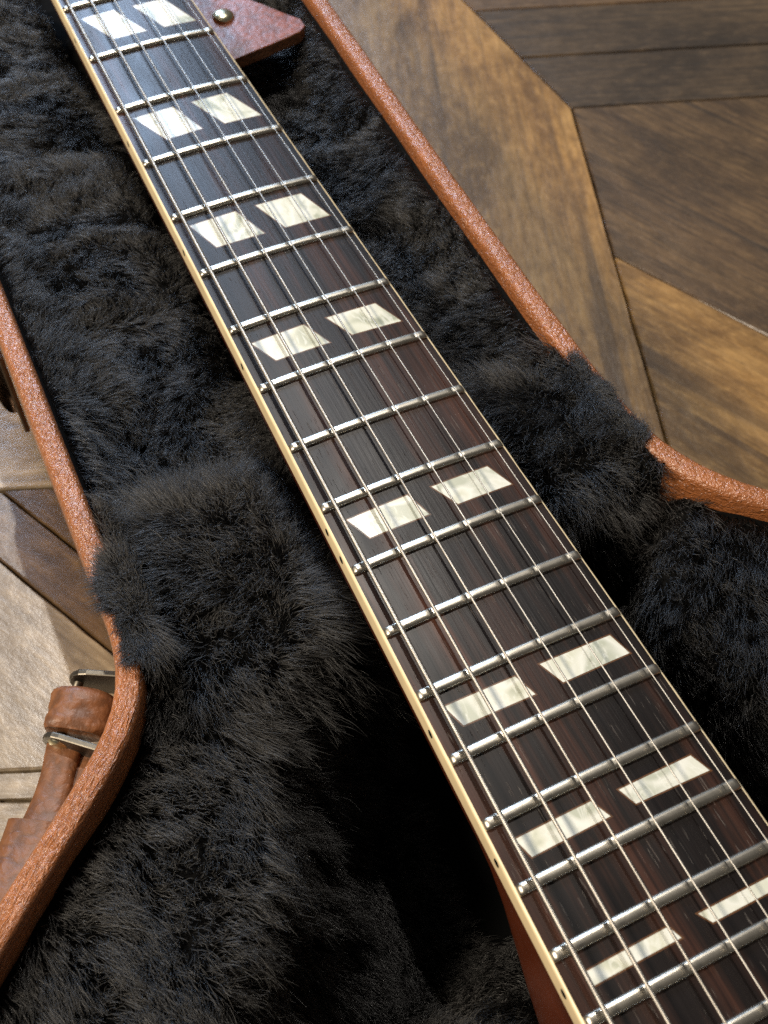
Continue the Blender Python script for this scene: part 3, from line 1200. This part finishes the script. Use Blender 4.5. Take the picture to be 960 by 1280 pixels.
so.parent = strap; so.matrix_parent_inverse = Matrix.Translation(-Vector(strap.location))
def lathe(profile, n=24):
    V = []
    for (r, z) in profile:
        for k in range(n):
            a = 2 * math.pi * k / n
            V.append((r * math.cos(a), r * math.sin(a), z))
    F = grid_faces(len(profile), n, True)
    F.append(tuple(range((len(profile) - 1) * n, len(profile) * n)))
    return V, F
V, F = lathe([(0.0040, -0.0002), (0.0040, 0.0006), (0.0034, 0.0013), (0.0022, 0.0018), (0.0009, 0.0020)])
st = mesh_obj('stud', V, F, BRASS, strap)
st.location = (34 * MM - strap.location.x, 240.5 * MM - strap.location.y, strap_z(34, 240.5) * MM - strap.location.z)

# ------------------------------------------------------------------ case handle and its steel bracket
T = np.array((-0.62, -0.785, 0)); NO = np.array((-0.85, 0.52, 0)); UP = np.array((0, 0, 1.0))
hroot = bpy.data.objects.new('handle', None)
COL.objects.link(hroot)
to_case(hroot)


def hp(o):
    o.parent = hroot
    return o


ZH = -0.045


def bracket_plate(tip, base, name='bracket_plate'):
    tip = np.array((*tip, ZH * 1000)); base = np.array((*base, ZH * 1000))
    d = (base - tip); Ln = np.linalg.norm(d); d /= Ln
    th = np.cross(d, UP)
    W = 5.2
    ol = []
    for k in range(9):
        a = math.pi / 2 + math.pi * k / 8
        ol.append((W + W * math.cos(a), W * math.sin(a)))
    ol += [(Ln, -W), (Ln, W)]
    bm = bmesh.new()
    vs = []
    for (u, w) in ol:
        p = tip + d * u + UP * w
        vs.append(bm.verts.new(p * MM - np.array((0, 0, 0))))
    f = bm.faces.new(vs)
    r = bmesh.ops.extrude_face_region(bm, geom=[f])
    for g in r['geom']:
        if isinstance(g, bmesh.types.BMVert):
            g.co += Vector(th * 1.7 * MM)
    o = bm_obj(name, bm, IRON)
    b = o.modifiers.new('edge', 'BEVEL'); b.width = 0.0004; b.segments = 2; b.limit_method = 'ANGLE'
    return hp(o)


bracket_plate((-91.6, 26.4), (-74.5, 17.0))
bracket_plate((-101.8, 13.4), (-82.0, -4.5))
# pin through both plates
pA = np.array((-88.4, 26.6, -45)); pB = np.array((-99.6, 9.8, -45))
V, F = tube([Vector(pA * MM), Vector(pB * MM)], 0.0013, 12)
hp(mesh_obj('pin', V, F, IRON))
d_ = (pB - pA); d_ /= np.linalg.norm(d_)
V, F = lathe([(0.0028, 0), (0.0028, 0.0005), (0.0020, 0.0013), (0.0008, 0.0016)])
rv = mesh_obj('rivet', V, F, BRASS)
rv.rotation_euler = Vector(d_).to_track_quat('Z', 'Y').to_euler()
rv.location = (pB - d_ * 0.1 + np.array((0.6, -0.3, 1.5))) * MM
hp(rv)
# leather loop round the pin
c0 = np.array((-90.6, 21.0, -45.5)); c1 = np.array((-96.9, 11.6, -45.5))
V = []
nr, nsg = 14, 24
for i in range(nr):
    t = i / (nr - 1)
    c = c0 + (c1 - c0) * t
    bul = 1 - 0.10 * (2 * t - 1) ** 2 + 0.03 * math.sin(t * 9)
    if i in (0, nr - 1):
        bul *= 0.90
    for k in range(nsg):
        a = 2 * math.pi * k / nsg
        ro = 6.6 * bul * (1 + 0.05 * math.sin(3 * a + t * 5))
        ri = 8.2 * bul
        ca__ = math.copysign(abs(math.cos(a)) ** 0.8, math.cos(a)); wr = 0.35 * math.sin(a * 4 + t * 11) * math.sin(t * 7 + a)
        V.append(tuple((c + NO * ca__ * ((ro if ca__ > 0 else ri * 1.25) + wr) + UP * math.copysign(abs(math.sin(a)) ** 0.75, math.sin(a)) * (5.4 + wr - 0.8 * max(0, -ca__)) * bul) * MM))
F = grid_faces(nr, nsg, True) + [tuple(range(nsg)), tuple(reversed(range((nr - 1) * nsg, nr * nsg)))]
o = hp(mesh_obj('leather_loop', V, F, HANDLE_L)); o.data.set_sharp_from_angle(angle=math.radians(50))
# doubled strap running down to the padded grip


def band(name, pts, width, thick, mat, seg=14):
    """soft leather band: rounded-rectangle section swept along pts; width across NO, thickness along z"""
    P = catmull(pts, 2.0)
    V = []
    for i, p in enumerate(P):
        t = P[min(i + 1, len(P) - 1)] - P[max(i - 1, 0)]
        t /= np.linalg.norm(t)
        sd = np.cross(t, UP); sd /= np.linalg.norm(sd)
        up = np.cross(sd, t)
        q = i / (len(P) - 1)
        w = np.interp(q, np.linspace(0, 1, len(width)), width); th = np.interp(q, np.linspace(0, 1, len(thick)), thick)
        for k in range(seg):
            a = 2 * math.pi * k / seg
            c, s_ = math.cos(a), math.sin(a)
            V.append(tuple((p + sd * w * math.copysign(abs(c) ** 0.6, c) + up * th * math.copysign(abs(s_) ** 0.6, s_)) * MM))
    n_ = len(P)
    F = grid_faces(n_, seg, True) + [tuple(range(seg)), tuple(reversed(range((n_ - 1) * seg, n_ * seg)))]
    o = mesh_obj(name, V, F, mat)
    o.data.set_sharp_from_angle(angle=math.radians(55))
    return hp(o)


band('handle_strap', [(-97.5, 10.5, -46), (-100, 6, -46), (-104.5, -2, -46.5), (-110, -10, -46)], [4.6, 4.2, 4.6, 5.2], [1.8, 2.0, 2.4, 2.6], HANDLE_L)
band('handle_strap', [(-92.3, 5.0, -48), (-95.3, 0.5, -47.5), (-100.2, -7, -47.5), (-106.5, -14, -47)], [4.6, 4.2, 4.2, 4.5], [1.6, 1.8, 2.2, 2.4], HANDLE_L)
band('handle_grip', [(-109.5, -7.5, -46), (-113, -13, -46), (-121, -23, -45), (-138, -42, -45), (-158, -72, -46)],
     [7.0, 7.6, 8.6, 10.0, 10.0], [4.0, 5.4, 7.0, 8.5, 8.5], HANDLE_L)

# ------------------------------------------------------------------ latch on the left wall
lat = bpy.data.objects.new('latch', None)
COL.objects.link(lat)
to_case(lat)
bm = bmesh.new()
bmesh.ops.create_cube(bm, size=1)
for v in bm.verts:
    v.co = Vector((v.co.x * 0.0018 - 0.0802, v.co.y * 0.034 + 0.142, v.co.z * 0.034 - 0.046))
o = bm_obj('latch_plate', bm, LATCHM); o.parent = lat
b = o.modifiers.new('edge', 'BEVEL'); b.width = 0.0006; b.segments = 2
V = []
npf_ = 18
lw = np.linspace(-1, 1, 9)
for j, wv_ in enumerate(lw):
    yy = 140.0 + wv_ * 12.5
    sc = 1 - 0.25 * abs(wv_) ** 4
    for k in range(npf_):
        a = math.pi * k / (npf_ - 1)
        V.append(((-81 - 5.2 * math.sin(a) ** 0.7 * sc) * MM, yy * MM, (-44 + 15 * math.cos(a) * sc) * MM))
F = grid_faces(9, npf_) + [tuple(range(npf_)), tuple(reversed(range(8 * npf_, 9 * npf_)))]
o = mesh_obj('latch_lever', V, F, LATCHM); o.parent = lat
